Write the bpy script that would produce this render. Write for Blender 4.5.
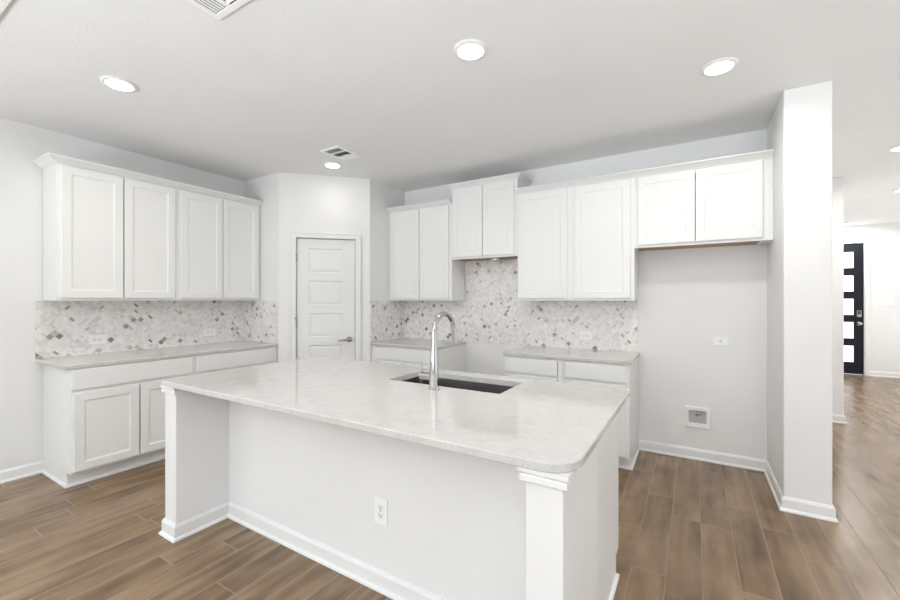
import bpy, bmesh, math, random
from mathutils import Matrix, Vector

scene = bpy.context.scene
for o in list(bpy.data.objects):
    bpy.data.objects.remove(o)
COL = scene.collection
R = math.radians
random.seed(7)

# ------------------------------------------------------------------ camera
cam_d = bpy.data.cameras.new('camera')
cam_d.sensor_width = 36.0
cam_d.lens = 402.5 / 900 * 36.0
cam_d.clip_start = 0.05
cam = bpy.data.objects.new('camera', cam_d)
cam.location = (0, 0, 1.372)
cam.rotation_euler = (R(90), 0, R(31.2247))
COL.objects.link(cam)
scene.camera = cam

# ------------------------------------------------------------------ world
w = bpy.data.worlds.new('world')
scene.world = w
w.use_nodes = True
w.node_tree.nodes['Background'].inputs[0].default_value = (0.75, 0.85, 1.0, 1)
w.node_tree.nodes['Background'].inputs[1].default_value = 1.0

# ------------------------------------------------------------------ daylight through windows, and added fill lights
def area(name, loc, rot, sx, sy, power, col, spread=180):
    d = bpy.data.lights.new(name, 'AREA')
    d.shape = 'RECTANGLE'; d.size = sx; d.size_y = sy
    d.energy = power; d.color = col
    d.spread = R(spread)
    o = bpy.data.objects.new(name, d)
    o.location = loc; o.rotation_euler = rot
    COL.objects.link(o)
    return o

CAN_POWER = 7.4
area('window_daylight_rear', (-0.4, -4.3, 1.4), (R(88), 0, 0), 6.0, 2.0, 72, (0.88, 0.945, 1.0))
area('window_daylight_left', (-4.35, -1.9, 1.45), (0, R(-92), 0), 1.5, 1.8, 30, (0.86, 0.935, 1.0))
area('ceiling_fill_rear', (-0.2, -3.6, 0.35), (R(147), 0, 0), 6.5, 1.6, 222, (0.88, 0.945, 1.0), 100)  # added fill aimed upward to brighten the ceiling
area('side_fill_right', (4.9, 1.0, 1.3), (0, R(92), 0), 2.0, 3.6, 36, (0.88, 0.945, 1.0))  # added fill from the right, no known window there
area('ceiling_fill_right', (3.6, 1.0, 0.35), (0, R(155), 0), 2.0, 3.6, 36, (0.88, 0.945, 1.0), 120)  # added upward fill for the ceiling on the right
area('side_fill_hall', (4.9, 7.4, 1.5), (0, R(88), 0), 2.2, 4.0, 34, (0.92, 0.965, 1.0))  # added side fill that brightens the hall floor and walls
area('ceiling_fill_hall', (4.0, 7.0, 0.35), (0, R(160), 0), 1.8, 4.5, 32, (0.92, 0.965, 1.0))  # added upward fill for the hall ceiling

scene.view_settings.view_transform = 'Standard'
scene.view_settings.look = 'None'
scene.view_settings.gamma = 1.0
scene.view_settings.use_curve_mapping = False
scene.view_settings.exposure = 0.12

# ------------------------------------------------------------------ node helper
class NG:
    def __init__(self, name):
        self.m = bpy.data.materials.new(name)
        self.m.use_nodes = True
        self.t = self.m.node_tree
        self.b = self.t.nodes['Principled BSDF']
    def new(self, typ, **kw):
        n = self.t.nodes.new(typ)
        for k, v in kw.items():
            setattr(n, k, v)
        return n
    def link(self, a, b):
        self.t.links.new(a, b)
    def put(self, sock, v):
        if hasattr(v, 'is_output'):
            self.link(v, sock)
        else:
            sock.default_value = v
    def math(self, op, a, b=0.0, c=0.0):
        n = self.new('ShaderNodeMath', operation=op)
        self.put(n.inputs[0], a); self.put(n.inputs[1], b); self.put(n.inputs[2], c)
        return n.outputs[0]
    def sep(self, v):
        n = self.new('ShaderNodeSeparateXYZ'); self.link(v, n.inputs[0]); return n.outputs
    def comb(self, x, y, z=0.0):
        n = self.new('ShaderNodeCombineXYZ')
        self.put(n.inputs[0], x); self.put(n.inputs[1], y); self.put(n.inputs[2], z)
        return n.outputs[0]
    def white(self, v):
        n = self.new('ShaderNodeTexWhiteNoise', noise_dimensions='3D')
        self.link(v, n.inputs['Vector']); return n.outputs['Value']
    def noise(self, v, scale, detail=3.0, rough=0.5):
        n = self.new('ShaderNodeTexNoise')
        self.put(n.inputs['Vector'], v)
        n.inputs['Scale'].default_value = scale
        n.inputs['Detail'].default_value = detail
        n.inputs['Roughness'].default_value = rough
        return n.outputs['Fac']
    def ramp(self, fac, stops, interp='LINEAR'):
        n = self.new('ShaderNodeValToRGB')
        n.color_ramp.interpolation = interp
        el = n.color_ramp.elements
        while len(el) < len(stops):
            el.new(0.5)
        for e, (p, c) in zip(el, stops):
            e.position = p
            e.color = (c[0], c[1], c[2], 1)
        self.link(fac, n.inputs[0]); return n.outputs[0]
    def mix(self, fac, a, b, blend='MIX'):
        n = self.new('ShaderNodeMix', data_type='RGBA', blend_type=blend)
        self.put(n.inputs[0], fac)
        self.put(n.inputs[6], a if hasattr(a, 'is_output') else (a[0], a[1], a[2], 1))
        self.put(n.inputs[7], b if hasattr(b, 'is_output') else (b[0], b[1], b[2], 1))
        return n.outputs[2]
    def coord(self, which='Object'):
        return self.new('ShaderNodeTexCoord').outputs[which]
    def bump(self, h, strength, dist=0.002):
        n = self.new('ShaderNodeBump')
        n.inputs['Strength'].default_value = strength
        n.inputs['Distance'].default_value = dist
        self.link(h, n.inputs['Height'])
        self.link(n.outputs[0], self.b.inputs['Normal'])
    def base(self, v):
        self.put(self.b.inputs['Base Color'], v if hasattr(v, 'is_output') else (v[0], v[1], v[2], 1))
    def rough(self, v):
        self.put(self.b.inputs['Roughness'], v)

def paint(name, col, rough, bump=0.0, bscale=120.0, var=0.012):
    g = NG(name); v = g.coord()
    n = g.noise(v, 2.2, 2.0)
    lo = tuple(c * (1 - var) for c in col); hi = tuple(min(1, c * (1 + var)) for c in col)
    g.base(g.ramp(n, [(0.3, lo), (0.7, hi)]))
    g.rough(rough)
    if bump:
        g.bump(g.noise(v, bscale, 4.0, 0.6), bump, 0.003)
    return g.m

def metal(name, col, rough, streak=0.0):
    g = NG(name)
    g.base(col)
    g.b.inputs['Metallic'].default_value = 1.0
    if streak:
        v = g.coord()
        mp = g.new('ShaderNodeMapping'); g.link(v, mp.inputs[0]); mp.inputs['Scale'].default_value = (3, 220, 220)
        n = g.noise(mp.outputs[0], 1.0, 2.0)
        g.rough(g.math('MULTIPLY_ADD', n, streak, rough))
    else:
        g.rough(rough)
    return g.m

def plain(name, col, rough=0.5):
    return paint(name, col, rough, 0.0, 100, 0.02)

def emit(name, col, s):
    g = NG(name)
    g.base(col); g.rough(0.4)
    g.b.inputs['Emission Color'].default_value = (*col, 1)
    g.b.inputs['Emission Strength'].default_value = s
    return g.m

M = {}
M['wall'] = paint('wall_paint', (0.855, 0.851, 0.842), 0.55, 0.10, 160)
M['ceiling'] = paint('ceiling_paint', (0.87, 0.867, 0.862), 0.75, 0.45, 55)
M['trim'] = paint('trim_paint', (0.86, 0.86, 0.855), 0.30)
M['cab'] = paint('cabinet_paint', (0.865, 0.868, 0.852), 0.34)
M['door'] = paint('door_paint', (0.85, 0.848, 0.838), 0.32)
M['plastic'] = plain('white_plastic', (0.94, 0.94, 0.93), 0.35)
M['slot'] = plain('dark_slot', (0.05, 0.05, 0.05), 0.6)
M['vent_dark'] = plain('vent_shadow_grey', (0.09, 0.09, 0.09), 0.7)
M['chrome'] = metal('polished_chrome', (0.50, 0.49, 0.48), 0.10)
M['nickel'] = metal('satin_nickel', (0.42, 0.40, 0.38), 0.28)
M['steel'] = metal('brushed_sink_steel', (0.22, 0.21, 0.20), 0.30, 0.14)
M['duct'] = metal('galvanised_metal', (0.55, 0.55, 0.56), 0.32)
M['lens'] = emit('lamp_lens', (1.0, 0.98, 0.94), 6.0)
M['pane'] = emit('daylit_frosted_glass', (0.90, 0.95, 1.0), 0.85)
M['black'] = plain('black_door_paint', (0.012, 0.014, 0.020), 0.5)
M['black'].node_tree.nodes['Principled BSDF'].inputs['Specular IOR Level'].default_value = 0.2
M['far_wall'] = paint('bounce_damping_grey', (0.52, 0.51, 0.50), 0.6)  # grey chosen for unseen walls to cut bounce onto camera-facing surfaces
M['outdoor'] = plain('outdoor', (0.6, 0.6, 0.6), 0.8)

def mat_wood_raw():
    g = NG('raw_wood_underside'); v = g.coord()
    mp = g.new('ShaderNodeMapping'); g.link(v, mp.inputs[0]); mp.inputs['Scale'].default_value = (3, 40, 40)
    n = g.noise(mp.outputs[0], 1.5, 4.0)
    g.base(g.ramp(n, [(0.3, (0.36, 0.22, 0.11)), (0.7, (0.50, 0.33, 0.18))]))
    g.rough(0.6)
    return g.m
M['raw_wood'] = mat_wood_raw()

def mat_floor():
    g = NG('wood_look_plank_tile')
    x, y, z = g.sep(g.coord())[0:3]
    PW, PL = 0.1555, 0.914
    u = g.math('DIVIDE', g.math('ADD', x, 0.275), PW)
    ci = g.math('FLOOR', u)
    fu = g.math('FRACT', u)
    off = g.white(g.comb(ci, 3.7, 1.3))
    vv = g.math('ADD', g.math('DIVIDE', y, PL), off)
    cj = g.math('FLOOR', vv)
    fv = g.math('FRACT', vv)
    rnd = g.white(g.comb(ci, cj, 5.1))
    # grout mask
    eu = g.math('MULTIPLY', g.math('MINIMUM', fu, g.math('SUBTRACT', 1.0, fu)), PW)
    ev = g.math('MULTIPLY', g.math('MINIMUM', fv, g.math('SUBTRACT', 1.0, fv)), PL)
    e = g.math('MINIMUM', eu, ev)
    mr = g.new('ShaderNodeMapRange'); g.link(e, mr.inputs[0])
    mr.inputs[1].default_value = 0.0016; mr.inputs[2].default_value = 0.0030
    tile = mr.outputs[0]
    # grain: stretched along y, shifted per plank
    gv = g.comb(g.math('MULTIPLY', x, 17.0), g.math('MULTIPLY', y, 1.5), g.math('MULTIPLY', rnd, 37.0))
    n1 = g.noise(gv, 1.0, 3.0, 0.5)
    gv2 = g.comb(g.math('MULTIPLY', x, 9.0), g.math('MULTIPLY', y, 4.5), g.math('MULTIPLY', rnd, 71.0))
    n2 = g.noise(gv2, 0.8, 2.0, 0.5)
    n = g.math('ADD', g.math('MULTIPLY', n1, 0.55), g.math('MULTIPLY', n2, 0.45))
    c = g.ramp(n, [(0.32, (0.118, 0.071, 0.037)), (0.50, (0.232, 0.150, 0.082)), (0.68, (0.325, 0.222, 0.135))])
    n3 = g.noise(g.comb(g.math('MULTIPLY', x, 8.0), g.math('MULTIPLY', y, 3.2), g.math('MULTIPLY', rnd, 53.0)), 1.0, 3.0, 0.55)
    c = g.mix(1.0, c, g.ramp(n3, [(0.45, (1, 1, 1)), (0.70, (0.78, 0.77, 0.76))]), 'MULTIPLY')
    br = g.math('MULTIPLY_ADD', rnd, 0.18, 0.99)
    c = g.mix(1.0, c, g.comb(br, br, br), 'MULTIPLY')
    c = g.mix(tile, (0.30, 0.225, 0.152), c)
    g.base(c)
    g.rough(g.math("MULTIPLY_ADD", tile, -0.56, 0.82))
    return g.m
M['floor'] = mat_floor()

def mat_quartz():
    g = NG('white_quartz'); v = g.coord()
    n1 = g.noise(v, 14.0, 7.0, 0.7)
    n2 = g.noise(v, 160.0, 2.0, 0.5)
    c = g.ramp(n1, [(0.34, (0.590, 0.574, 0.550)), (0.50, (0.635, 0.620, 0.597)), (0.64, (0.650, 0.637, 0.616))])
    sp = g.ramp(n2, [(0.30, (0.84, 0.83, 0.82)), (0.42, (1, 1, 1))])
    g.base(g.mix(1.0, c, sp, 'MULTIPLY'))
    g.rough(0.06)
    return g.m
M['quartz'] = mat_quartz()

def mat_mosaic():
    g = NG('marble_basketweave_mosaic')
    uvn = g.new('ShaderNodeUVMap', uv_map='UVMap').outputs[0]
    su, sv, _ = g.sep(uvn)[0:3]
    S = 0.040 * math.sqrt(2)
    a = g.math('DIVIDE', g.math('ADD', su, sv), S)
    b = g.math('DIVIDE', g.math('SUBTRACT', su, sv), S)
    ia = g.math('FLOOR', a); ib = g.math('FLOOR', b)
    fa = g.math('FRACT', a); fb = g.math('FRACT', b)
    kind = g.white(g.comb(ia, ib, 9.3))
    split = g.math('GREATER_THAN', kind, 0.55)               # split cells are pairs of bars
    par = g.math('FLOORED_MODULO', g.math('ADD', ia, ib), 2.0)
    fs = g.math('ADD', g.math('MULTIPLY', fa, par), g.math('MULTIPLY', fb, g.math('SUBTRACT', 1.0, par)))
    half = g.math('MULTIPLY', g.math('GREATER_THAN', fs, 0.5), split)
    rnd = g.white(g.comb(g.math('ADD', ia, g.math('MULTIPLY', half, 0.37)), ib, 2.9))
    rnd2 = g.white(g.comb(g.math('ADD', ia, g.math('MULTIPLY', half, 0.61)), ib, 7.7))
    ea = g.math('MINIMUM', fa, g.math('SUBTRACT', 1.0, fa))
    eb = g.math('MINIMUM', fb, g.math('SUBTRACT', 1.0, fb))
    eh = g.math('ADD', g.math('ABSOLUTE', g.math('SUBTRACT', fs, 0.5)), g.math('SUBTRACT', 1.0, split))
    e = g.math('MINIMUM', g.math('MINIMUM', ea, eb), eh)
    tile = g.math('GREATER_THAN', e, 0.035)
    marb = g.noise(g.comb(su, sv, g.math('MULTIPLY', rnd2, 13.0)), 22.0, 5.0, 0.65)
    c = g.ramp(rnd, [(0.0, (0.30, 0.245, 0.21)), (0.014, (0.42, 0.37, 0.335)), (0.030, (0.60, 0.555, 0.525)),
                     (0.060, (0.80, 0.772, 0.75)), (0.26, (0.88, 0.848, 0.828)), (0.55, (0.93, 0.902, 0.885))], 'CONSTANT')
    mm = g.ramp(marb, [(0.30, (0.74, 0.72, 0.71)), (0.46, (0.95, 0.94, 0.935)), (0.55, (1, 1, 1))])
    c = g.mix(1.0, c, mm, 'MULTIPLY')
    c = g.mix(tile, (0.82, 0.795, 0.78), c)
    g.base(c)
    g.rough(g.math('MULTIPLY_ADD', tile, -0.35, 0.60))
    g.bump(tile, 0.25, 0.001)
    return g.m
M['mosaic'] = mat_mosaic()

# ------------------------------------------------------------------ mesh builder
class MB:
    def __init__(self):
        self.bm = bmesh.new()
    def box(self, x0, x1, y0, y1, z0, z1, bev=0.0):
        before = set(self.bm.verts)
        r = bmesh.ops.create_cube(self.bm, size=1.0)
        for v in r['verts']:
            v.co = Vector(((x0 + x1) / 2 + v.co.x * (x1 - x0), (y0 + y1) / 2 + v.co.y * (y1 - y0), (z0 + z1) / 2 + v.co.z * (z1 - z0)))
        if bev:
            es = set()
            for v in r['verts']:
                es.update(v.link_edges)
            bmesh.ops.bevel(self.bm, geom=list(es), offset=bev, segments=2, affect='EDGES', profile=0.5)
        return self
    def prism(self, pts, z0, z1):
        lo = [self.bm.verts.new((p[0], p[1], z0)) for p in pts]
        hi = [self.bm.verts.new((p[0], p[1], z1)) for p in pts]
        n = len(pts)
        self.bm.faces.new(lo[::-1]); self.bm.faces.new(hi)
        for i in range(n):
            self.bm.faces.new((lo[i], lo[(i + 1) % n], hi[(i + 1) % n], hi[i]))
        return self
    def sweep(self, path, prof):
        """path: plan polyline, profile (out, z) closed polygon laid to the right of travel, mitred corners"""
        path = [Vector(p) for p in path]
        rings = []
        n = len(path)
        for i, p in enumerate(path):
            ns = []
            if i > 0:
                d = (p - path[i - 1]).normalized(); ns.append(Vector((d.y, -d.x)))
            if i < n - 1:
                d = (path[i + 1] - p).normalized(); ns.append(Vector((d.y, -d.x)))
            if len(ns) == 2:
                m = (ns[0] + ns[1]); m = m / (1 + ns[0].dot(ns[1]))
            else:
                m = ns[0]
            rings.append([self.bm.verts.new((p.x + m.x * o, p.y + m.y * o, z)) for o, z in prof])
        k = len(prof)
        for a, b in zip(rings[:-1], rings[1:]):
            for j in range(k):
                self.bm.faces.new((a[j], b[j], b[(j + 1) % k], a[(j + 1) % k]))
        self.bm.faces.new(rings[0]); self.bm.faces.new(rings[-1][::-1])
        return self
    def tube(self, pts, radii, seg=16, caps=True):
        pts = [Vector(p) for p in pts]
        if not hasattr(radii, '__len__'):
            radii = [radii] * len(pts)
        rings = []
        prev = None
        for i, p in enumerate(pts):
            if i == 0: t = pts[1] - p
            elif i == len(pts) - 1: t = p - pts[i - 1]
            else: t = (pts[i + 1] - pts[i - 1])
            t.normalize()
            if prev is None:
                a = Vector((1, 0, 0)) if abs(t.x) < 0.9 else Vector((0, 1, 0))
                u = t.cross(a).normalized()
            else:
                u = (prev - t * prev.dot(t)).normalized()
            prev = u
            v = t.cross(u)
            rings.append([self.bm.verts.new(p + (u * math.cos(k * 2 * math.pi / seg) + v * math.sin(k * 2 * math.pi / seg)) * radii[i]) for k in range(seg)])
        for a, b in zip(rings[:-1], rings[1:]):
            for k in range(seg):
                self.bm.faces.new((a[k], a[(k + 1) % seg], b[(k + 1) % seg], b[k]))
        if caps:
            self.bm.faces.new(rings[0][::-1]); self.bm.faces.new(rings[-1])
        return self
    def lathe(self, prof, seg=32, cx=0, cy=0):
        """prof: (r, z) list"""
        rings = []
        for r, z in prof:
            rings.append([self.bm.verts.new((cx + r * math.cos(k * 2 * math.pi / seg), cy + r * math.sin(k * 2 * math.pi / seg), z)) for k in range(seg)])
        for a, b in zip(rings[:-1], rings[1:]):
            for k in range(seg):
                self.bm.faces.new((a[k], a[(k + 1) % seg], b[(k + 1) % seg], b[k]))
        self.bm.faces.new(rings[0][::-1]); self.bm.faces.new(rings[-1])
        return self
    def shaker(self, x0, x1, z0, z1, y, th=0.02, stile=0.058, rec=0.007, edge=0.009):
        """recessed-panel door front, facing -Y, front face at y"""
        def ring(x0, x1, z0, z1, yy):
            return [self.bm.verts.new(c) for c in ((x0, yy, z0), (x1, yy, z0), (x1, yy, z1), (x0, yy, z1))]
        b = 0.0025
        r0 = ring(x0, x1, z0, z1, y + th)
        r1 = ring(x0, x1, z0, z1, y + b)
        r2 = ring(x0 + b, x1 - b, z0 + b, z1 - b, y)
        s = stile
        r3 = ring(x0 + s, x1 - s, z0 + s, z1 - s, y)
        r4 = ring(x0 + s + 0.003, x1 - s - 0.003, z0 + s + 0.003, z1 - s - 0.003, y + rec * 0.6)
        s2 = s + edge + 0.003
        r5 = ring(x0 + s2, x1 - s2, z0 + s2, z1 - s2, y + rec)
        rs = [r0, r1, r2, r3, r4, r5]
        for a, c in zip(rs[:-1], rs[1:]):
            for k in range(4):
                self.bm.faces.new((a[k], a[(k + 1) % 4], c[(k + 1) % 4], c[k]))
        self.bm.faces.new(r5); self.bm.faces.new(r0[::-1])
        return self
    def slab(self, outline, z0, z1, hole=None, bev=0.004):
        """countertop slab with eased edges and an optional hole"""
        def inset(pts, d):
            n = len(pts); out = []
            for i in range(n):
                p0, p1, p2 = Vector(pts[i - 1]), Vector(pts[i]), Vector(pts[(i + 1) % n])
                d1 = (p1 - p0).normalized(); d2 = (p2 - p1).normalized()
                n1 = Vector((-d1.y, d1.x)); n2 = Vector((-d2.y, d2.x))
                m = (n1 + n2) / (1 + n1.dot(n2))
                q = p1 + m * d
                out.append((q.x, q.y))
            return out
        def loop(pts, z):
            return [self.bm.verts.new((p[0], p[1], z)) for p in pts]
        def strip(a, b):
            n = len(a)
            for k in range(n):
                self.bm.faces.new((a[k], a[(k + 1) % n], b[(k + 1) % n], b[k]))
        ins = inset(outline, bev)
        L = [loop(ins, z0), loop(outline, z0 + bev), loop(outline, z1 - bev), loop(ins, z1)]
        for a, b in zip(L[:-1], L[1:]):
            strip(a, b)
        def edges(l):
            return [self.bm.edges.get((l[k], l[(k + 1) % len(l)])) or self.bm.edges.new((l[k], l[(k + 1) % len(l)])) for k in range(len(l))]
        if hole:
            h0 = loop(hole, z0); h1 = loop(hole, z1)
            strip(h1, h0)
            bmesh.ops.triangle_fill(self.bm, use_beauty=True, edges=edges(L[0]) + edges(h0))
            bmesh.ops.triangle_fill(self.bm, use_beauty=True, edges=edges(L[3]) + edges(h1))
        else:
            self.bm.faces.new(L[0][::-1]); self.bm.faces.new(L[3])
        return self

def rrect(x0, x1, y0, y1, rad, seg=6):
    """rounded rectangle, counter-clockwise; rad = (x0y0, x1y0, x1y1, x0y1)"""
    if not hasattr(rad, '__len__'):
        rad = [rad] * 4
    cs = [(x0, y0, 180, 1, 1), (x1, y0, 270, -1, 1), (x1, y1, 0, -1, -1), (x0, y1, 90, 1, -1)]
    pts = []
    for (cx, cy, a0, sx, sy), r in zip(cs, rad):
        if r <= 0:
            pts.append((cx, cy)); continue
        for k in range(seg + 1):
            a = R(a0 + 90 * k / seg)
            pts.append((cx + sx * r + r * math.cos(a), cy + sy * r + r * math.sin(a)))
    return pts

WM = {}
def obj(name, mb, mat, parent=None, local=False, smooth=False, uv=False):
    bm = mb.bm
    bmesh.ops.recalc_face_normals(bm, faces=bm.faces[:])
    me = bpy.data.meshes.new(name)
    if uv:
        lay = bm.loops.layers.uv.new('UVMap')
        for f in bm.faces:
            n = f.normal
            for l in f.loops:
                c = l.vert.co
                if abs(n.z) > 0.7: l[lay].uv = (c.x, c.y)
                elif abs(n.x) > abs(n.y): l[lay].uv = (c.y, c.z)
                else: l[lay].uv = (c.x, c.z)
    bm.to_mesh(me); bm.free()
    if smooth:
        for p in me.polygons: p.use_smooth = True
        me.set_sharp_from_angle(angle=R(40))
    me.materials.append(M[mat] if isinstance(mat, str) else mat)
    o = bpy.data.objects.new(name, me)
    COL.objects.link(o)
    if parent is not None:
        Wp = WM[parent.name]
        if not local:
            me.transform(Wp.inverted())
        o.parent = parent
        WM[o.name] = Wp.copy()
    else:
        WM[o.name] = Matrix.Identity(4)
    return o

def tag(o, label, cat, group=None):
    o['label'] = label; o['category'] = cat
    if group: o['group'] = group
    return o

def thing(name, label, cat, loc=(0, 0, 0), rz=0.0, group=None):
    o = bpy.data.objects.new(name, None)
    o.empty_display_size = 0.1
    COL.objects.link(o)
    o.location = loc; o.rotation_euler = (0, 0, rz)
    WM[o.name] = Matrix.Translation(Vector(loc)) @ Matrix.Rotation(rz, 4, 'Z')
    return tag(o, label, cat, group)

def single(name, mb, mat, label, cat, loc, group=None, **kw):
    """a thing that is one mesh, its origin at its own base"""
    bmesh.ops.translate(mb.bm, verts=mb.bm.verts[:], vec=-Vector(loc)) if not kw.get('uv') else None
    o = obj(name, mb, mat, **kw)
    if not kw.get('uv'):
        o.location = loc
        WM[o.name] = Matrix.Translation(Vector(loc))
    return tag(o, label, cat, group)

def struct(name, mb, mat, parent=None, **kw):
    o = obj(name, mb, mat, parent, **kw)
    if parent is None:
        o['kind'] = 'structure'
    return o

def kids(o):
    return [c for c in COL.objects if c.parent == o]

def copy_tree(o, parent=None):
    c = o.copy(); COL.objects.link(c)
    c.parent = parent
    for ch in kids(o):
        copy_tree(ch, c)
    return c

# ------------------------------------------------------------------ dimensions (metres)
XL = -4.45            # left wall
YB = 4.07             # kitchen back wall
CH = 2.743            # ceiling
YF = 10.15            # entry wall
YR = -4.5             # wall behind the viewer
XE = 5.0              # far right wall
PD = (-3.81, 2.757)   # origin of the diagonal
PL = (-3.822, 2.745)   # pantry corner, left
PR = (-3.14, 3.427)   # pantry corner, right
UB, UT = 1.366, 2.42  # upper cabinets

# ================================================================== SETTING
struct('floor', MB().box(XL - 0.1, XE + 0.1, YR - 0.1, YF + 0.1, -0.05, 0.0), 'floor')
struct('ceiling', MB().box(XL - 0.1, XE + 0.1, YR - 0.1, YF + 0.1, CH, CH + 0.1), 'ceiling')
struct('wall_left', MB().box(XL - 0.12, XL, YR, YB + 0.12, 0, CH), 'wall')
struct('wall_back', MB().box(XL, 0.50, YB, YB + 0.12, 0, CH), 'wall')
struct('wall_right', MB().box(0.50, 0.738, 3.378, 6.10, 0, CH, 0.006), 'wall')
struct('wall_hall', MB().box(0.62, 1.425, 6.10, YF, 0, CH, 0.006), 'wall')
struct('wall_entry', MB().box(0.62, 1.70, YF, YF + 0.12, 0, CH).box(2.66, XE, YF, YF + 0.12, 0, CH).box(1.70, 2.66, YF, YF + 0.12, 2.44, CH), 'wall')
struct('wall_rear', MB().box(XL, XE, YR - 0.12, YR, 0, CH), 'far_wall')
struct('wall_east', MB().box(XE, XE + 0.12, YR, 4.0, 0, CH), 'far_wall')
struct('wall_hall_east', MB().box(XE, XE + 0.12, 4.0, YF, 0, CH), 'wall')
struct('wall_pantry_left', MB().box(XL, PL[0], PL[1], PL[1] + 0.10, 0, CH), 'wall')
struct('wall_pantry_right', MB().box(PR[0] - 0.10, PR[0], PR[1], YB, 0, CH), 'wall')
# shallow drop of the living room ceiling at the top left corner
struct('trim_1', MB().box(XL, 0.6, -0.6, 0.53, CH - 0.012, CH), 'trim')

# diagonal pantry wall with its doorway (local x along the wall, -y towards the room)
DL = 0.9475
D0, D1, DH = 0.150, 0.800, 2.062
RZ = R(45)
wd = bpy.data.objects.new('wall_pantry_diagonal', None)
def local_struct(name, mb, mat):
    o = obj(name, mb, mat)
    o.location = (PD[0], PD[1], 0); o.rotation_euler = (0, 0, RZ)
    WM[o.name] = Matrix.Translation((PD[0], PD[1], 0)) @ Matrix.Rotation(RZ, 4, 'Z')
    o['kind'] = 'structure'
    return o
bpy.data.objects.remove(wd)
dw = MB().prism([(-0.017, 0), (D0, 0), (D0, 0.11), (-0.057, 0.11)], 0, CH)
dw.prism([(D1, 0), (DL, 0), (DL + 0.04, 0.11), (D1, 0.11)], 0, CH)
dw.box(D0, D1, 0, 0.11, DH, CH)
local_struct('wall_pantry_diagonal', dw, 'wall')

def frame_ring(x0, x1, z1, w, y0, y1, bev=0.003):
    m = MB()
    m.box(x0, x0 + w, y0, y1, 0, z1 - w, bev); m.box(x1 - w, x1, y0, y1, 0, z1 - w, bev)
    m.box(x0, x1, y0, y1, z1 - w, z1, bev)
    return m

pd = local_struct('door_1', MB().box(D0 + 0.017, D1 - 0.014, 0.060, 0.070, 0.010, DH - 0.014), 'door')
# leaf with five recessed panels
def pantry_leaf():
    m = MB()
    x0, x1, z0, z1 = D0 + 0.018, D1 - 0.016, 0.010, DH - 0.017
    y = 0.024
    pan = [(0.24, 0.51), (0.60, 0.873), (0.961, 1.225), (1.311, 1.586), (1.672, 1.942)]
    px0, px1 = 0.290, 0.648
    m.box(x0, px0, y, y + 0.036, z0, z1); m.box(px1, x1, y, y + 0.036, z0, z1)
    zs = [z0] + [z for p in pan for z in p] + [z1]
    for a, b in zip(zs[0::2], zs[1::2]):
        m.box(px0, px1, y, y + 0.036, a, b)
    for a, b in pan:
        r = [[m.bm.verts.new(c) for c in ((px0 + i, yy, a + i), (px1 - i, yy, a + i), (px1 - i, yy, b - i), (px0 + i, yy, b - i))]
             for i, yy in ((0.0, y), (0.008, y + 0.009), (0.020, y + 0.009), (0.032, y + 0.004))]
        for p, q in zip(r[:-1], r[1:]):
            for k in range(4):
                m.bm.faces.new((p[k], p[(k + 1) % 4], q[(k + 1) % 4], q[k]))
        m.bm.faces.new(r[-1])
    return m
obj('door_leaf', pantry_leaf(), 'door', pd, local=True)
jm = MB().box(D0, D0 + 0.014, 0.0, 0.11, 0, DH).box(D1 - 0.012, D1, 0.0, 0.11, 0, DH).box(D0 + 0.014, D1 - 0.012, 0.0, 0.11, DH - 0.012, DH)
obj('door_jamb', jm, 'trim', pd, local=True)
cs = MB()
cs.box(0.100, 0.160, -0.017, 0.0, 0, 2.052, 0.003); cs.box(0.790, 0.850, -0.017, 0.0, 0, 2.052, 0.003); cs.box(0.100, 0.850, -0.017, 0.0, 2.052, 2.112, 0.003)
cs.box(0.100, 0.116, -0.023, -0.016, 0, 2.096, 0.003); cs.box(0.834, 0.850, -0.023, -0.016, 0, 2.096, 0.003); cs.box(0.100, 0.850, -0.023, -0.016, 2.096, 2.112, 0.003)
obj('door_casing', cs, 'trim', pd, local=True)
for z in (0.26, 1.12, 1.835):
    h = MB().tube([(0.163, -0.001, z - 0.05), (0.163, -0.001, z + 0.05)], 0.0075, 10)
    if z == 1.12:
        h.tube([(0.166, 0.012, z + 0.055), (0.150, -0.03, z + 0.055)], 0.006, 8)
    ho = obj('hinge', h, 'nickel', pd, local=True, smooth=True)
lv = MB().tube([(0.725, 0.024, 0.93), (0.725, 0.012, 0.93)], [0.032, 0.028], 24)
lv.tube([(0.725, 0.020, 0.93), (0.725, -0.030, 0.93)], 0.011, 14)
lv.tube([(0.735, -0.030, 0.931), (0.70, -0.032, 0.930), (0.65, -0.032, 0.927), (0.60, -0.026, 0.921)], [0.011, 0.010, 0.009, 0.007], 12)
ho = obj('door_handle', lv, 'nickel', pd, local=True, smooth=True); ho['label'] = 'satin nickel lever handle'
obj('latch_plate', MB().box(D1 - 0.0175, D1 - 0.0115, 0.014, 0.024, 0.90, 0.96), 'nickel', pd, local=True)

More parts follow.
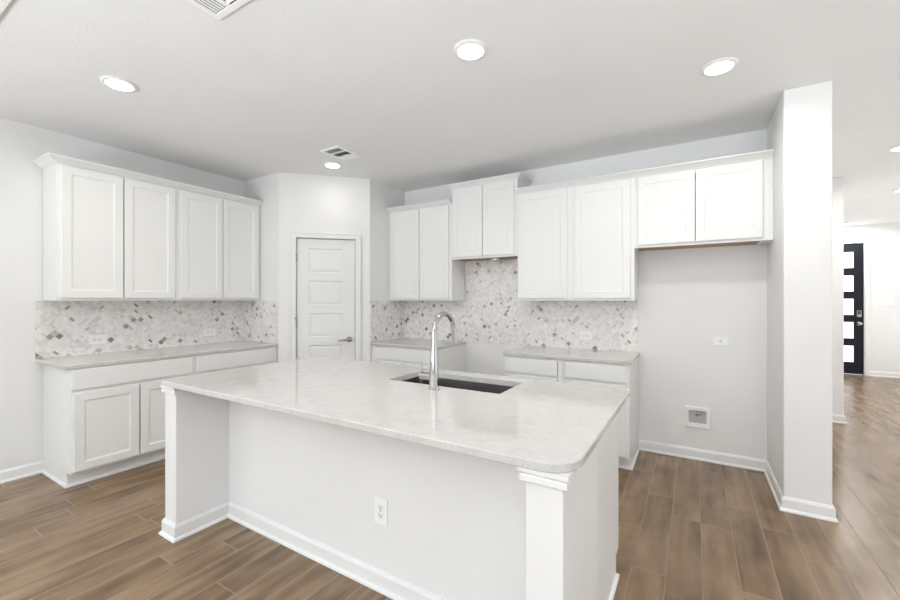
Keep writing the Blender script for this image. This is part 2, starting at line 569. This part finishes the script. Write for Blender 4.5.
# baseboards and shoe moulding
BASE = [(0, 0), (0.024, 0), (0.024, 0.006), (0.021, 0.013), (0.014, 0.018), (0.0125, 0.019), (0.0125, 0.074), (0.009, 0.082), (0.006, 0.090), (0, 0.090)]
SHOE = [(0, 0), (0.014, 0), (0.014, 0.008), (0.010, 0.015), (0.004, 0.019), (0, 0.019)]
struct('baseboard_left', MB().sweep([(XL, 1.064), (XL, YR)][::-1], BASE), 'trim')
struct('baseboard_back', MB().sweep([(-0.436, YB), (0.50, YB), (0.50, 3.378), (0.738, 3.378), (0.738, 6.10), (1.425, 6.10), (1.425, YF), (1.64, YF)], BASE), 'trim')
struct('baseboard_entry', MB().sweep([(2.72, YF), (XE, YF), (XE, YR), (XL, YR)], BASE), 'trim')
a45 = math.sqrt(0.5)
def dpt(s):
    return (PD[0] + s * a45, PD[1] + s * a45)
struct('baseboard_pantry', MB().sweep([(PL[0] - 0.015, PL[1]), PL, dpt(0.098)], BASE).sweep([dpt(0.852), PR, (PR[0], PR[1] + 0.03)], BASE), 'trim')

# entry door
e = obj('door_2', MB().box(1.735, 2.640, YF + 0.045, YF + 0.055, 0.015, 2.41), 'black')
e['kind'] = 'structure'
panes = [(0.225, 0.535), (0.660, 0.970), (1.092, 1.400), (1.525, 1.830), (1.958, 2.262)]
lf = MB()
lf.box(1.735, 1.86, YF + 0.02, YF + 0.065, 0.015, 2.41); lf.box(2.515, 2.640, YF + 0.02, YF + 0.065, 0.015, 2.41)
zs = [0.015] + [z for p in panes for z in p] + [2.41]
for a, b in zip(zs[0::2], zs[1::2]):
    lf.box(1.86, 2.515, YF + 0.02, YF + 0.065, a, b)
obj('door_leaf', lf, 'black', e)
for a, b in panes:
    po = obj('glass_pane', MB().box(1.865, 2.510, YF + 0.030, YF + 0.042, a + 0.005, b - 0.005), 'pane', e); po['label'] = 'bright frosted glass pane'
jm = MB().box(1.70, 1.733, YF, YF + 0.11, 0, 2.44).box(2.642, 2.66, YF, YF + 0.11, 0, 2.44).box(1.733, 2.642, YF, YF + 0.11, 2.412, 2.44)
obj('door_jamb', jm, 'trim', e)
cs = MB().box(1.645, 1.705, YF - 0.017, YF, 0, 2.435, 0.003).box(2.655, 2.715, YF - 0.017, YF, 0, 2.435, 0.003).box(1.645, 2.715, YF - 0.017, YF, 2.435, 2.495, 0.003)
obj('door_casing', cs, 'trim', e)
kp = MB().box(2.548, 2.608, YF - 0.004, YF + 0.021, 1.06, 1.185, 0.006)
ho = obj('keypad_lock', kp, 'nickel', e)
obj('keypad_face', MB().box(2.556, 2.600, YF - 0.007, YF - 0.003, 1.11, 1.175, 0.001), 'slot', ho)
kn = MB().tube([(2.578, YF + 0.021, 0.94), (2.578, YF + 0.012, 0.94)], 0.033, 20).tube([(2.578, YF + 0.015, 0.94), (2.578, YF - 0.035, 0.94)], 0.011, 12)
kn.tube([(2.578, YF - 0.030, 0.94), (2.578, YF - 0.042, 0.94), (2.578, YF - 0.056, 0.94), (2.578, YF - 0.064, 0.94)], [0.018, 0.028, 0.027, 0.014], 20)
obj('door_knob', kn, 'chrome', e, smooth=True)

# ================================================================== CABINETS
# cabinets are built facing -Y in local coordinates: x 0..W, back at y = 0, front at y = -D
def upper_cabinet(label, loc, rz, W, z0, z1, doors, D=0.305, fill_l=0.0, fill_r=0.0, wood=False, group='upper cabinets'):
    """doors: list of (x0, x1)"""
    t = thing('upper_cabinet', label, 'cabinet', (loc[0], loc[1], z0), rz, group)
    H = z1 - z0
    f = 0.019
    m = MB()
    m.box(0.0, 0.015, -D + f, -0.002, 0, H); m.box(W - 0.015, W, -D + f, -0.002, 0, H)
    m.box(0.015, W - 0.015, -D + f, -0.002, H - 0.015, H)
    m.box(0.015, W - 0.015, -0.010, -0.002, 0, H - 0.015)
    obj('carcass', m, 'cab', t, local=True)
    r0 = 0.004
    bp = obj('bottom_panel', MB().box(0.015, W - 0.015, -D + f, -0.010, r0, r0 + 0.012), 'raw_wood' if wood else 'cab', t, local=True)
    if wood: bp['label'] = 'unfinished brown wood underside'
    fr = MB()
    s = 0.038
    fr.box(0, s, -D, -D + f, 0, H, 0.001); fr.box(W - s, W, -D, -D + f, 0, H, 0.001)
    fr.box(s, W - s, -D, -D + f, 0, s, 0.001); fr.box(s, W - s, -D, -D + f, H - s, H, 0.001)
    obj('face_frame', fr, 'cab', t, local=True)
    for x0, x1 in doors:
        obj('door', MB().shaker(x0, x1, 0.022, H - 0.014, -D - 0.0205), 'cab', t, local=True)
    if fill_l:
        obj('filler_strip', MB().box(-fill_l, 0, -D, -D + f, 0, H, 0.001), 'cab', t, local=True)
    if fill_r:
        obj('filler_strip', MB().box(W, W + fill_r, -D, -D + f, 0, H, 0.001).box(W, W + fill_r, -D + f, -0.05, 0.005, 0.02), 'cab', t, local=True)
    return t

LR = R(90)   # faces +X; local x runs along +Y
# left wall: local x -> +Y, local -y -> +X
U1 = upper_cabinet('white two-door upper cabinet over left backsplash, end nearer the viewer', (XL, 1.065, 0), LR, 0.839, UB, UT, [(0.024, 0.414), (0.4225, 0.812)])
U2 = upper_cabinet('white two-door upper cabinet over left backsplash, beside the pantry wall', (XL, 1.904, 0), LR, 0.839, UB, UT, [(0.024, 0.414), (0.4225, 0.812)])
U3 = upper_cabinet('white two-door upper cabinet between pantry corner and short range cabinet', (-3.10, YB, 0), 0, 0.840, UB, UT, [(0.020, 0.412), (0.4195, 0.806)], fill_l=0.038)
U4 = upper_cabinet('short raised two-door upper cabinet over the empty range gap', (-2.26, YB, 0), 0, 0.761, 1.810, 2.575, [(0.022, 0.3755), (0.383, 0.728)], wood=True)
U5 = upper_cabinet('tall single-door upper cabinet right beside the raised range cabinet', (-1.499, YB, 0), 0, 0.531, UB, UT, [(0.016, 0.494)])
U6 = upper_cabinet('tall single-door upper cabinet left beside the short refrigerator cabinet', (-0.968, YB, 0), 0, 0.531, UB, UT, [(0.032, 0.501)])
U7 = upper_cabinet('short wide two-door upper cabinet over the empty refrigerator alcove', (-0.437, YB, 0), 0, 0.880, 1.815, UT, [(0.030, 0.443), (0.448, 0.873)], fill_r=0.056, wood=True)

def crown(label, path, z, h=0.045, out=0.062, group='crown mouldings on the upper cabinets'):
    k = out / 0.062
    prof = [(0.0, z), (0.010 * k, z), (0.012 * k, z + h * 0.12), (0.022 * k, z + h * 0.26), (0.034 * k, z + h * 0.48), (0.046 * k, z + h * 0.66), (0.056 * k, z + h * 0.74), (out, z + h * 0.80), (out, z + h), (0.0, z + h)]
    c = path[0]
    return single('crown_molding', MB().sweep(path, prof), 'cab', label, 'molding', (c[0], c[1], z), group)
f1 = XL + 0.305
crown('white crown molding along the top of the left wall cabinets', [(XL + 0.002, 1.065), (f1, 1.065), (f1, 2.744)], UT)
yf = YB - 0.305
crown('white crown molding on the cabinet beside the pantry corner', [(-3.136, yf), (-2.262, yf)], UT)
crown('white crown molding topping the short raised range cabinet, highest of them', [(-2.26, YB - 0.003), (-2.26, yf), (-1.499, yf), (-1.499, YB - 0.003)], 2.575, 0.042, 0.052)
crown('long white crown molding over tall right cabinets and refrigerator cabinet', [(-1.497, yf), (0.498, yf)], UT)

single('duct_collar', MB().lathe([(0.0, 1.786), (0.076, 1.786), (0.080, 1.789), (0.080, 1.8135), (0.0, 1.8135)], 28, -1.80, YB - 0.15), 'duct',
       'small round metal duct collar under the raised range cabinet', 'duct', (-1.80, YB - 0.15, 1.786), smooth=True)

def base_cabinet(label, loc, rz, W, top, drawer, doors, D=0.61, drawers_z=(0.72, 0.864), doors_z=(0.127, 0.695), fill_l=0.0, fill_r=0.0, shoe=(), group='base cabinets'):
    t = thing('base_cabinet', label, 'cabinet', loc, rz, group)
    f = 0.019; K = 0.108; TK = 0.085
    m = MB()
    for xa, xb in ((0, 0.016), (W - 0.016, W)):
        m.prism([(xa, -D + f), (xb, -D + f), (xb, -0.002), (xa, -0.002)], K, top)
        m.prism([(xa, -D + TK), (xb, -D + TK), (xb, -0.002), (xa, -0.002)], 0.0, K)
    m.box(0.016, W - 0.016, -D + f, -0.002, K, K + 0.015)
    m.box(0.016, W - 0.016, -0.014, -0.002, K + 0.015, top)
    m.box(0.016, W - 0.016, -D + f, -D + f + 0.08, top - 0.018, top)
    obj('carcass', m, 'cab', t, local=True)
    fr = MB(); s = 0.038
    fr.box(0, s, -D, -D + f, K, top, 0.001); fr.box(W - s, W, -D, -D + f, K, top, 0.001)
    fr.box(s, W - s, -D, -D + f, K, K + s, 0.001); fr.box(s, W - s, -D, -D + f, top - s, top, 0.001)
    fr.box(s, W - s, -D, -D + f, (drawers_z[0] + doors_z[1]) / 2 - 0.02, (drawers_z[0] + doors_z[1]) / 2 + 0.02)
    fr.box(s, W - s, -D + f, -D + f + 0.004, K + s, top - s)
    obj('face_frame', fr, 'cab', t, local=True)
    obj('toe_kick', MB().box(0.016, W - 0.016, -D + TK, -D + TK + 0.012, 0, K), 'cab', t, local=True)
    obj('drawer', MB().box(drawer[0], drawer[1], -D - 0.0205, -D - 0.0005, drawers_z[0], drawers_z[1], 0.003), 'cab', t, local=True)
    for x0, x1 in doors:
        obj('door', MB().shaker(x0, x1, doors_z[0], doors_z[1], -D - 0.0205), 'cab', t, local=True)
    if fill_l:
        obj('filler_strip', MB().box(-fill_l, 0, -D, -D + f, K, top).box(-fill_l, 0, -D + TK, -D + TK + 0.012, 0, K), 'cab', t, local=True)
    if fill_r:
        obj('filler_strip', MB().box(W, W + fill_r, -D, -D + f, K, top).box(W, W + fill_r, -D + TK, -D + TK + 0.012, 0, K), 'cab', t, local=True)
    if shoe:
        obj('shoe_molding', MB().sweep(shoe, SHOE), 'trim', t, local=True)
    return t

TOPZ = 0.875
B1 = base_cabinet('white base cabinet at the open near end of the left counter', (XL, 1.065, 0), LR, 0.839, TOPZ, (0.011, 0.816), [(0.011, 0.411), (0.4205, 0.816)],
                  shoe=[(0.0, -0.026), (0.0, -0.525), (0.839, -0.525)])
B2 = base_cabinet('white base cabinet under the far end of left counter, beside pantry wall', (XL, 1.904, 0), LR, 0.839, TOPZ, (0.011, 0.810), [(0.011, 0.411), (0.4205, 0.810)],
                  shoe=[(0.0, -0.525), (0.839, -0.525)])
BT = 0.862
dz = (0.712, 0.846); oz = (0.127, 0.690)
B3 = base_cabinet('white base cabinet in the back corner left of the range gap', (-3.10, YB, 0), 0, 0.842, BT, (0.022, 0.816), [(0.022, 0.412), (0.420, 0.816)], drawers_z=dz, doors_z=oz, fill_l=0.038,
                  shoe=[(0.0, -0.525), (0.842, -0.525), (0.842, -0.002)])
B4 = base_cabinet('narrow white base cabinet directly right of the range gap', (-1.499, YB, 0), 0, 0.531, BT, (0.006, 0.490), [(0.006, 0.490)], drawers_z=dz, doors_z=oz,
                  shoe=[(0.0, -0.002), (0.0, -0.525), (0.531, -0.525)])
B5 = base_cabinet('narrow white base cabinet at the refrigerator alcove edge', (-0.968, YB, 0), 0, 0.531, BT, (0.030, 0.507), [(0.030, 0.507)], drawers_z=dz, doors_z=oz,
                  shoe=[(0.0, -0.525), (0.531, -0.525), (0.531, -0.026)])

# ------------------------------------------------------------------ countertops
single('countertop', MB().slab(rrect(XL + 0.001, -3.8225, 1.022, PL[1] - 0.0005, (0, 0.012, 0, 0)), TOPZ, 0.905), 'quartz',
       'white quartz countertop on the left wall base cabinets', 'countertop', (-4.1, 1.9, TOPZ), 'white quartz countertops')
single('countertop', MB().slab(rrect(PR[0] + 0.0005, -2.248, YB - 0.635, YB - 0.001, (0, 0.004, 0, 0)), BT, 0.892), 'quartz',
       'short white quartz countertop on back wall, left of the range gap', 'countertop', (-2.7, 3.75, BT), 'white quartz countertops')
single('countertop', MB().slab(rrect(-1.511, -0.424, YB - 0.635, YB - 0.001, (0.004, 0.012, 0, 0)), BT, 0.892), 'quartz',
       'white quartz countertop on back wall, between range gap and refrigerator alcove', 'countertop', (-0.97, 3.75, BT), 'white quartz countertops')

# ------------------------------------------------------------------ backsplashes
b = MB().box(XL + 0.0005, XL + 0.010, 1.019, PL[1] - 0.0005, 0.9055, UB - 0.001)
b.box(XL + 0.010, PL[0], PL[1] - 0.010, PL[1] - 0.0005, 0.9055, UB - 0.001)
single('tile_backsplash', b, 'mosaic', 'marble mosaic tile backsplash with taupe diamonds on the left wall', 'backsplash', (0, 0, 0), uv=True)
b = MB().box(PR[0] + 0.0005, -0.443, YB - 0.010, YB - 0.0005, 0.8925, UB - 0.001)
b.box(-2.255, -1.504, YB - 0.010, YB - 0.0005, UB - 0.001, 1.808)
b.box(PR[0] + 0.0005, PR[0] + 0.010, PR[1], YB - 0.010, 0.8925, UB - 0.001)
single('tile_backsplash', b, 'mosaic', 'marble mosaic tile backsplash on the back wall, rising behind the range gap', 'backsplash', (0, 0, 0), uv=True)

# ================================================================== ISLAND
IC = (-1.49, 1.68, 0)
isl = thing('kitchen_island', 'large white kitchen island with end walls in the middle of the floor', 'island', IC)
obj('end_wall', MB().box(-2.660, -2.533, 1.155, 2.205, 0, TOPZ, 0.004), 'wall', isl)
obj('end_wall', MB().box(-0.434, -0.320, 1.155, 1.650, 0, TOPZ, 0.004), 'wall', isl)
obj('knee_wall', MB().box(-2.533, -0.434, 1.465, 1.580, 0, TOPZ), 'wall', isl)
ib = MB()
ib.prism([(-0.345, 1.650), (-0.330, 1.650), (-0.330, 2.205), (-0.345, 2.205)], 0.108, TOPZ)
ib.prism([(-0.345, 1.650), (-0.330, 1.650), (-0.330, 2.130), (-0.345, 2.130)], 0.0, 0.108)
ib.box(-2.533, -0.345, 2.186, 2.205, 0.108, TOPZ)
ib.box(-2.533, -0.345, 1.58, 2.186, 0.108, 0.125)
ib.box(-2.533, -0.345, 2.118, 2.130, 0, 0.108)
obj('cabinet_body', ib, 'cab', isl)
obj('baseboard', MB().sweep([(-2.660, 2.205), (-2.660, 1.155), (-2.533, 1.155), (-2.533, 1.465), (-0.434, 1.465), (-0.434, 1.155), (-0.320, 1.155), (-0.320, 1.650)], BASE), 'trim', isl)
obj('shoe_molding', MB().sweep([(-0.330, 1.650), (-0.330, 2.130), (-2.533, 2.130)], SHOE), 'trim', isl)
CAP = [(0, 0.832), (0.013, 0.832), (0.0145, 0.834), (0.0145, 0.849), (0.011, 0.852), (0.011, 0.854), (0.018, 0.859), (0.0195, 0.862), (0.0195, 0.875), (0, 0.875)]
obj('cap_molding', MB().sweep([(-2.660, 1.205), (-2.660, 1.155), (-2.533, 1.155), (-2.533, 1.195)], CAP), 'trim', isl)
obj('cap_molding', MB().sweep([(-0.434, 1.195), (-0.434, 1.155), (-0.320, 1.155), (-0.320, 1.200)], CAP), 'trim', isl)

SX0, SX1, SY0, SY1 = -1.538, -0.826, 1.838, 2.165
top = MB().slab(rrect(-2.668, -0.283, 1.128, 2.285, (0.022, 0.105, 0.030, 0.022), 8), TOPZ, 0.905, hole=rrect(SX0, SX1, SY0, SY1, 0.012, 4))
single('countertop', top, 'quartz', 'large white quartz island countertop with rounded corner and sink cut-out', 'countertop', (IC[0], IC[1], TOPZ), 'white quartz countertops')

sk = thing('kitchen_sink', 'undermount stainless steel sink set into the island countertop', 'sink', ((SX0 + SX1) / 2, (SY0 + SY1) / 2, 0.66))
m = MB()
o_ = rrect(SX0 - 0.014, SX1 + 0.014, SY0 - 0.014, SY1 + 0.014, 0.03, 5)
i_ = rrect(SX0 - 0.003, SX1 + 0.003, SY0 - 0.003, SY1 + 0.003, 0.022, 5)
j_ = rrect(SX0 + 0.006, SX1 - 0.006, SY0 + 0.006, SY1 - 0.006, 0.03, 5)
k_ = rrect(SX0 + 0.03, SX1 - 0.03, SY0 + 0.03, SY1 - 0.03, 0.03, 5)
LZ = [(o_, 0.66), (o_, 0.8745), (i_, 0.8745), (j_, 0.70), (k_, 0.675)]
loops = [[m.bm.verts.new((p[0], p[1], z)) for p in pts] for pts, z in LZ]
for A, Bq in zip(loops[:-1], loops[1:]):
    n = len(A)
    for q in range(n):
        m.bm.faces.new((A[q], A[(q + 1) % n], Bq[(q + 1) % n], Bq[q]))
m.bm.faces.new(loops[0][::-1]); m.bm.faces.new(loops[-1])
obj('basin', m, 'steel', sk, smooth=True)
obj('drain', MB().lathe([(0.0, 0.6755), (0.055, 0.6755), (0.057, 0.678), (0.045, 0.679), (0.040, 0.677), (0.0, 0.677)], 24, -1.18, 1.98), 'chrome', sk, smooth=True)

FX, FY = -1.166, 1.763
fc = thing('kitchen_faucet', 'tall chrome gooseneck faucet on the island beside the sink', 'faucet', (FX, FY, 0.905))
obj('base', MB().lathe([(0.0, 0.905), (0.029, 0.905), (0.029, 0.911), (0.0255, 0.915), (0.0245, 1.00), (0.018, 1.11), (0.0165, 1.13), (0.0, 1.13)], 24, FX, FY), 'chrome', fc, smooth=True)
pts = [(FX, FY, 1.128), (FX, FY, 1.17), (FX, FY, 1.198)]
RAD = 0.099
for k in range(1, 15):
    a = math.pi - math.pi * 0.90 * k / 14
    pts.append((FX, FY + RAD + RAD * math.cos(a), 1.198 + RAD * math.sin(a)))
obj('spout', MB().tube(pts, [0.0150, 0.0140] + [0.0130] * (len(pts) - 2), 18), 'chrome', fc, smooth=True)
ex, ey, ez = pts[-1]
obj('spray_head', MB().tube([(ex, ey - 0.001, ez + 0.004), (ex, ey + 0.007, ez - 0.02), (ex, ey + 0.020, ez - 0.075), (ex, ey + 0.025, ez - 0.098)], [0.0145, 0.0150, 0.0185, 0.0190], 18), 'chrome', fc, smooth=True)
hd = obj('handle', MB().tube([(FX - 0.018, FY, 0.970), (FX - 0.084, FY - 0.004, 0.970)], [0.0205, 0.0195], 18), 'chrome', fc, smooth=True)
obj('lever', MB().tube([(FX - 0.072, FY - 0.003, 0.978), (FX - 0.075, FY - 0.004, 1.010), (FX - 0.078, FY - 0.006, 1.055)], [0.0055, 0.0050, 0.0045], 10), 'chrome', hd, smooth=True)

# ================================================================== OUTLETS AND WALL FITTINGS
# built facing -Y, plate centre at the origin
def make_outlet(label, loc, rz, horizontal, kind='duplex', w=0.075, h=0.120):
    t = thing('wall_outlet' if kind != 'switch' else 'light_switch', label, 'outlet' if kind != 'switch' else 'switch', loc, rz, 'white wall outlets' if kind != 'switch' else None)
    def T(m):
        if horizontal:
            bmesh.ops.rotate(m.bm, verts=m.bm.verts[:], cent=(0, 0, 0), matrix=Matrix.Rotation(R(90), 3, 'Y'))
        return m
    obj('cover_plate', T(MB().box(-w / 2, w / 2, -0.006, -0.0003, -h / 2, h / 2, 0.002)), 'plastic', t, local=True)
    if kind == 'duplex':
        for s in (-1, 1):
            zc = s * 0.0195
            r = obj('receptacle', T(MB().box(-0.017, 0.017, -0.009, -0.0055, zc - 0.0145, zc + 0.0145, 0.002)), 'plastic', t, local=True)
            sl = MB().box(-0.0085, -0.0058, -0.0098, -0.0088, zc - 0.003, zc + 0.008).box(0.0058, 0.0085, -0.0098, -0.0088, zc - 0.003, zc + 0.007)
            sl.tube([(0, -0.0088, zc - 0.009), (0, -0.0098, zc - 0.009)], 0.003, 10)
            obj('slot', T(sl), 'slot', r, local=True)
        obj('screw', T(MB().tube([(0, -0.0055, 0), (0, -0.0075, 0)], 0.003, 10)), 'nickel', t, local=True)
    elif kind == 'single':
        r = obj('receptacle', T(MB().tube([(0, -0.0055, 0), (0, -0.009, 0)], 0.0175, 24)), 'plastic', t, local=True, smooth=True)
        sl = MB().box(-0.0085, -0.0055, -0.0098, -0.0088, -0.003, 0.008).box(0.0055, 0.0085, -0.0098, -0.0088, -0.003, 0.008).tube([(0, -0.0088, -0.008), (0, -0.0098, -0.008)], 0.003, 10)
        obj('slot', T(sl), 'slot', r, local=True)
    elif kind == 'switch':
        for x in (-0.046, 0.0, 0.046):
            obj('rocker', T(MB().box(x - 0.0165, x + 0.0165, -0.010, -0.0055, -0.033, 0.033, 0.002)), 'plastic', t, local=True)
    return t
TB = 0.0105
make_outlet('upright white outlet low on the front of the island', (-1.268, 1.465, 0.372), 0, False, 'duplex', 0.078, 0.122)
make_outlet('white outlet on left backsplash, nearer the viewer', (XL + TB, 1.405, 1.028), LR, True, 'duplex', 0.080, 0.125)
make_outlet('white outlet on left backsplash, nearer the pantry wall', (XL + TB, 2.353, 1.028), LR, True, 'duplex', 0.080, 0.125)
make_outlet('white outlet on back backsplash, right of the range gap', (-0.905, YB - TB, 1.022), 0, True, 'duplex', 0.080, 0.118)
make_outlet('white outlet alone on the bare refrigerator alcove wall', (0.190, YB, 1.026), 0, True, 'single', 0.072, 0.112)
make_outlet('white triple light switch on entry wall right of black door', (2.94, YF, 1.33), 0, False, 'switch', 0.165, 0.120)

wb = thing('water_supply_box', 'recessed white water supply box low on the refrigerator alcove wall', 'supply box', (0.024, YB, 0.364))
m = MB()
x0, x1, z0, z1 = -0.073, 0.121, 0.274, 0.452
hx0, hx1, hz0, hz1 = -0.040, 0.090, 0.312, 0.420
m.box(x0, hx0, YB - 0.016, YB - 0.0003, z0, z1, 0.002); m.box(hx1, x1, YB - 0.016, YB - 0.0003, z0, z1, 0.002)
m.box(hx0, hx1, YB - 0.016, YB - 0.0003, z0, hz0, 0.002); m.box(hx0, hx1, YB - 0.016, YB - 0.0003, hz1, z1, 0.002)
obj('frame', m, 'plastic', wb)
g = plain('box_shade_grey', (0.50, 0.50, 0.49), 0.5)  # shade of the recess put into the colour of the flat back
obj('box_back', MB().box(hx0, hx1, YB - 0.003, YB - 0.0003, hz0, hz1), g, wb)
v = MB().tube([(0.025, YB - 0.010, hz1), (0.025, YB - 0.010, hz1 - 0.045)], 0.0085, 12).tube([(0.004, YB - 0.011, hz1 - 0.020), (0.048, YB - 0.011, hz1 - 0.020)], 0.0075, 12)
obj('valve', v, 'nickel', wb, smooth=True)

# ================================================================== CEILING FITTINGS
def make_can(label, loc, power=1.0):
    t = thing('recessed_light', label, 'ceiling light', (loc[0], loc[1], CH), 0, 'recessed ceiling lights')
    obj('trim_ring', MB().lathe([(0.0, -0.0003), (0.094, -0.0003), (0.095, -0.004), (0.088, -0.010), (0.080, -0.012), (0.074, -0.011), (0.0, -0.009)], 40), 'trim', t, local=True, smooth=True)
    ln = obj('lens', MB().lathe([(0.0, -0.0095), (0.071, -0.0105), (0.068, -0.0135), (0.0, -0.0155)], 40), 'lens', t, local=True, smooth=True)
    ld = bpy.data.lights.new('lamp_light', 'AREA')
    ld.shape = 'DISK'; ld.size = 0.13; ld.energy = CAN_POWER * power; ld.color = (1.0, 0.965, 0.91); ld.spread = R(172)
    lo = bpy.data.objects.new('lamp_light', ld); COL.objects.link(lo)
    lo.location = (0, 0, -0.018); lo.parent = t
    return t
CANS = [(-3.113, 1.095, 'recessed ceiling light in front of the left wall cabinets'),
        (-1.048, 1.945, 'recessed ceiling light over the middle of the island'),
        (0.126, 2.840, 'recessed ceiling light before the refrigerator alcove column'),
        (-3.130, 2.870, 'recessed ceiling light next to the small vent by pantry door'),
        (1.600, 5.190, 'recessed hall ceiling light nearest, at right picture edge'),
        (2.220, 7.180, 'recessed hall ceiling light, middle one, cut by picture edge'),
        (2.350, 9.850, 'recessed hall ceiling light farthest away, close to entry door')]
for x, y, lab in CANS:
    make_can(lab, (x, y), 1.9 if y > 5 else (0.14 if x < -3.12 else 1.0))

def make_vent(label, x0, x1, y0, y1, banks):
    """frame with louvre banks: (x0, x1, y0, y1, tilt, slat direction, slat count)"""
    t = thing('ceiling_vent', label, 'vent', ((x0 + x1) / 2, (y0 + y1) / 2, CH), 0, 'ceiling vents')
    fw = 0.030
    m = MB()
    za, zb = CH - 0.010, CH - 0.0003
    m.box(x0, x1, y0, y0 + fw, za, zb, 0.002); m.box(x0, x1, y1 - fw, y1, za, zb, 0.002)
    m.box(x0, x0 + fw, y0 + fw, y1 - fw, za, zb, 0.002); m.box(x1 - fw, x1, y0 + fw, y1 - fw, za, zb, 0.002)
    for a, b in zip(banks[:-1], banks[1:]):
        if b[0] >= a[1]: m.box(a[1], b[0], y0 + fw, y1 - fw, za, zb, 0.001)
        else: m.box(x0 + fw, x1 - fw, a[3], b[2], za, zb, 0.001)
    obj('frame', m, 'plastic', t)
    obj('duct_shade', MB().box(x0 + fw, x1 - fw, y0 + fw, y1 - fw, CH - 0.002, CH - 0.0003), 'vent_dark', t)  # dark sheet standing in for the shade inside the duct
    for (bx0, bx1, by0, by1, tilt, along, n) in banks:
        for k in range(n):
            s = MB()
            if along == 'x':
                yc = by0 + (by1 - by0) * (k + 0.5) / n
                hw = (by1 - by0) / n * 0.24
                pass
                zt = 0.004 * tilt
                vs = [s.bm.verts.new(c) for c in ((bx0, yc - hw, CH - 0.006 - zt), (bx1, yc - hw, CH - 0.006 - zt), (bx1, yc + hw, CH - 0.006 + zt), (bx0, yc + hw, CH - 0.006 + zt))]
                us = [s.bm.verts.new((q.co.x, q.co.y, q.co.z - 0.001)) for q in vs]
            else:
                xc = bx0 + (bx1 - bx0) * (k + 0.5) / n
                hw = (bx1 - bx0) / n * 0.24
                zt = 0.004 * tilt
                vs = [s.bm.verts.new(c) for c in ((xc - hw, by0, CH - 0.006 - zt), (xc - hw, by1, CH - 0.006 - zt), (xc + hw, by1, CH - 0.006 + zt), (xc + hw, by0, CH - 0.006 + zt))]
                us = [s.bm.verts.new((q.co.x, q.co.y, q.co.z - 0.001)) for q in vs]
            s.bm.faces.new(vs); s.bm.faces.new(us[::-1])
            for i in range(4):
                s.bm.faces.new((vs[i], vs[(i + 1) % 4], us[(i + 1) % 4], us[i]))
            obj('slat', s, 'plastic', t)
    return t
make_vent('small rectangular ceiling vent near the pantry door', -2.935, -2.695, 2.535, 2.840,
          [(-2.900, -2.730, 2.570, 2.638, 1.0, 'x', 4), (-2.900, -2.730, 2.655, 2.735, -1.0, 'y', 7), (-2.900, -2.730, 2.750, 2.808, -1.0, 'x', 4)])
make_vent('large ceiling vent cut off by the top picture edge', -1.975, -1.515, 0.790, 1.095,
          [(-1.940, -1.850, 0.825, 1.060, 0.3, 'y', 5), (-1.835, -1.655, 0.825, 1.060, -1.0, 'x', 9), (-1.640, -1.550, 0.825, 1.060, -1.0, 'y', 5)])
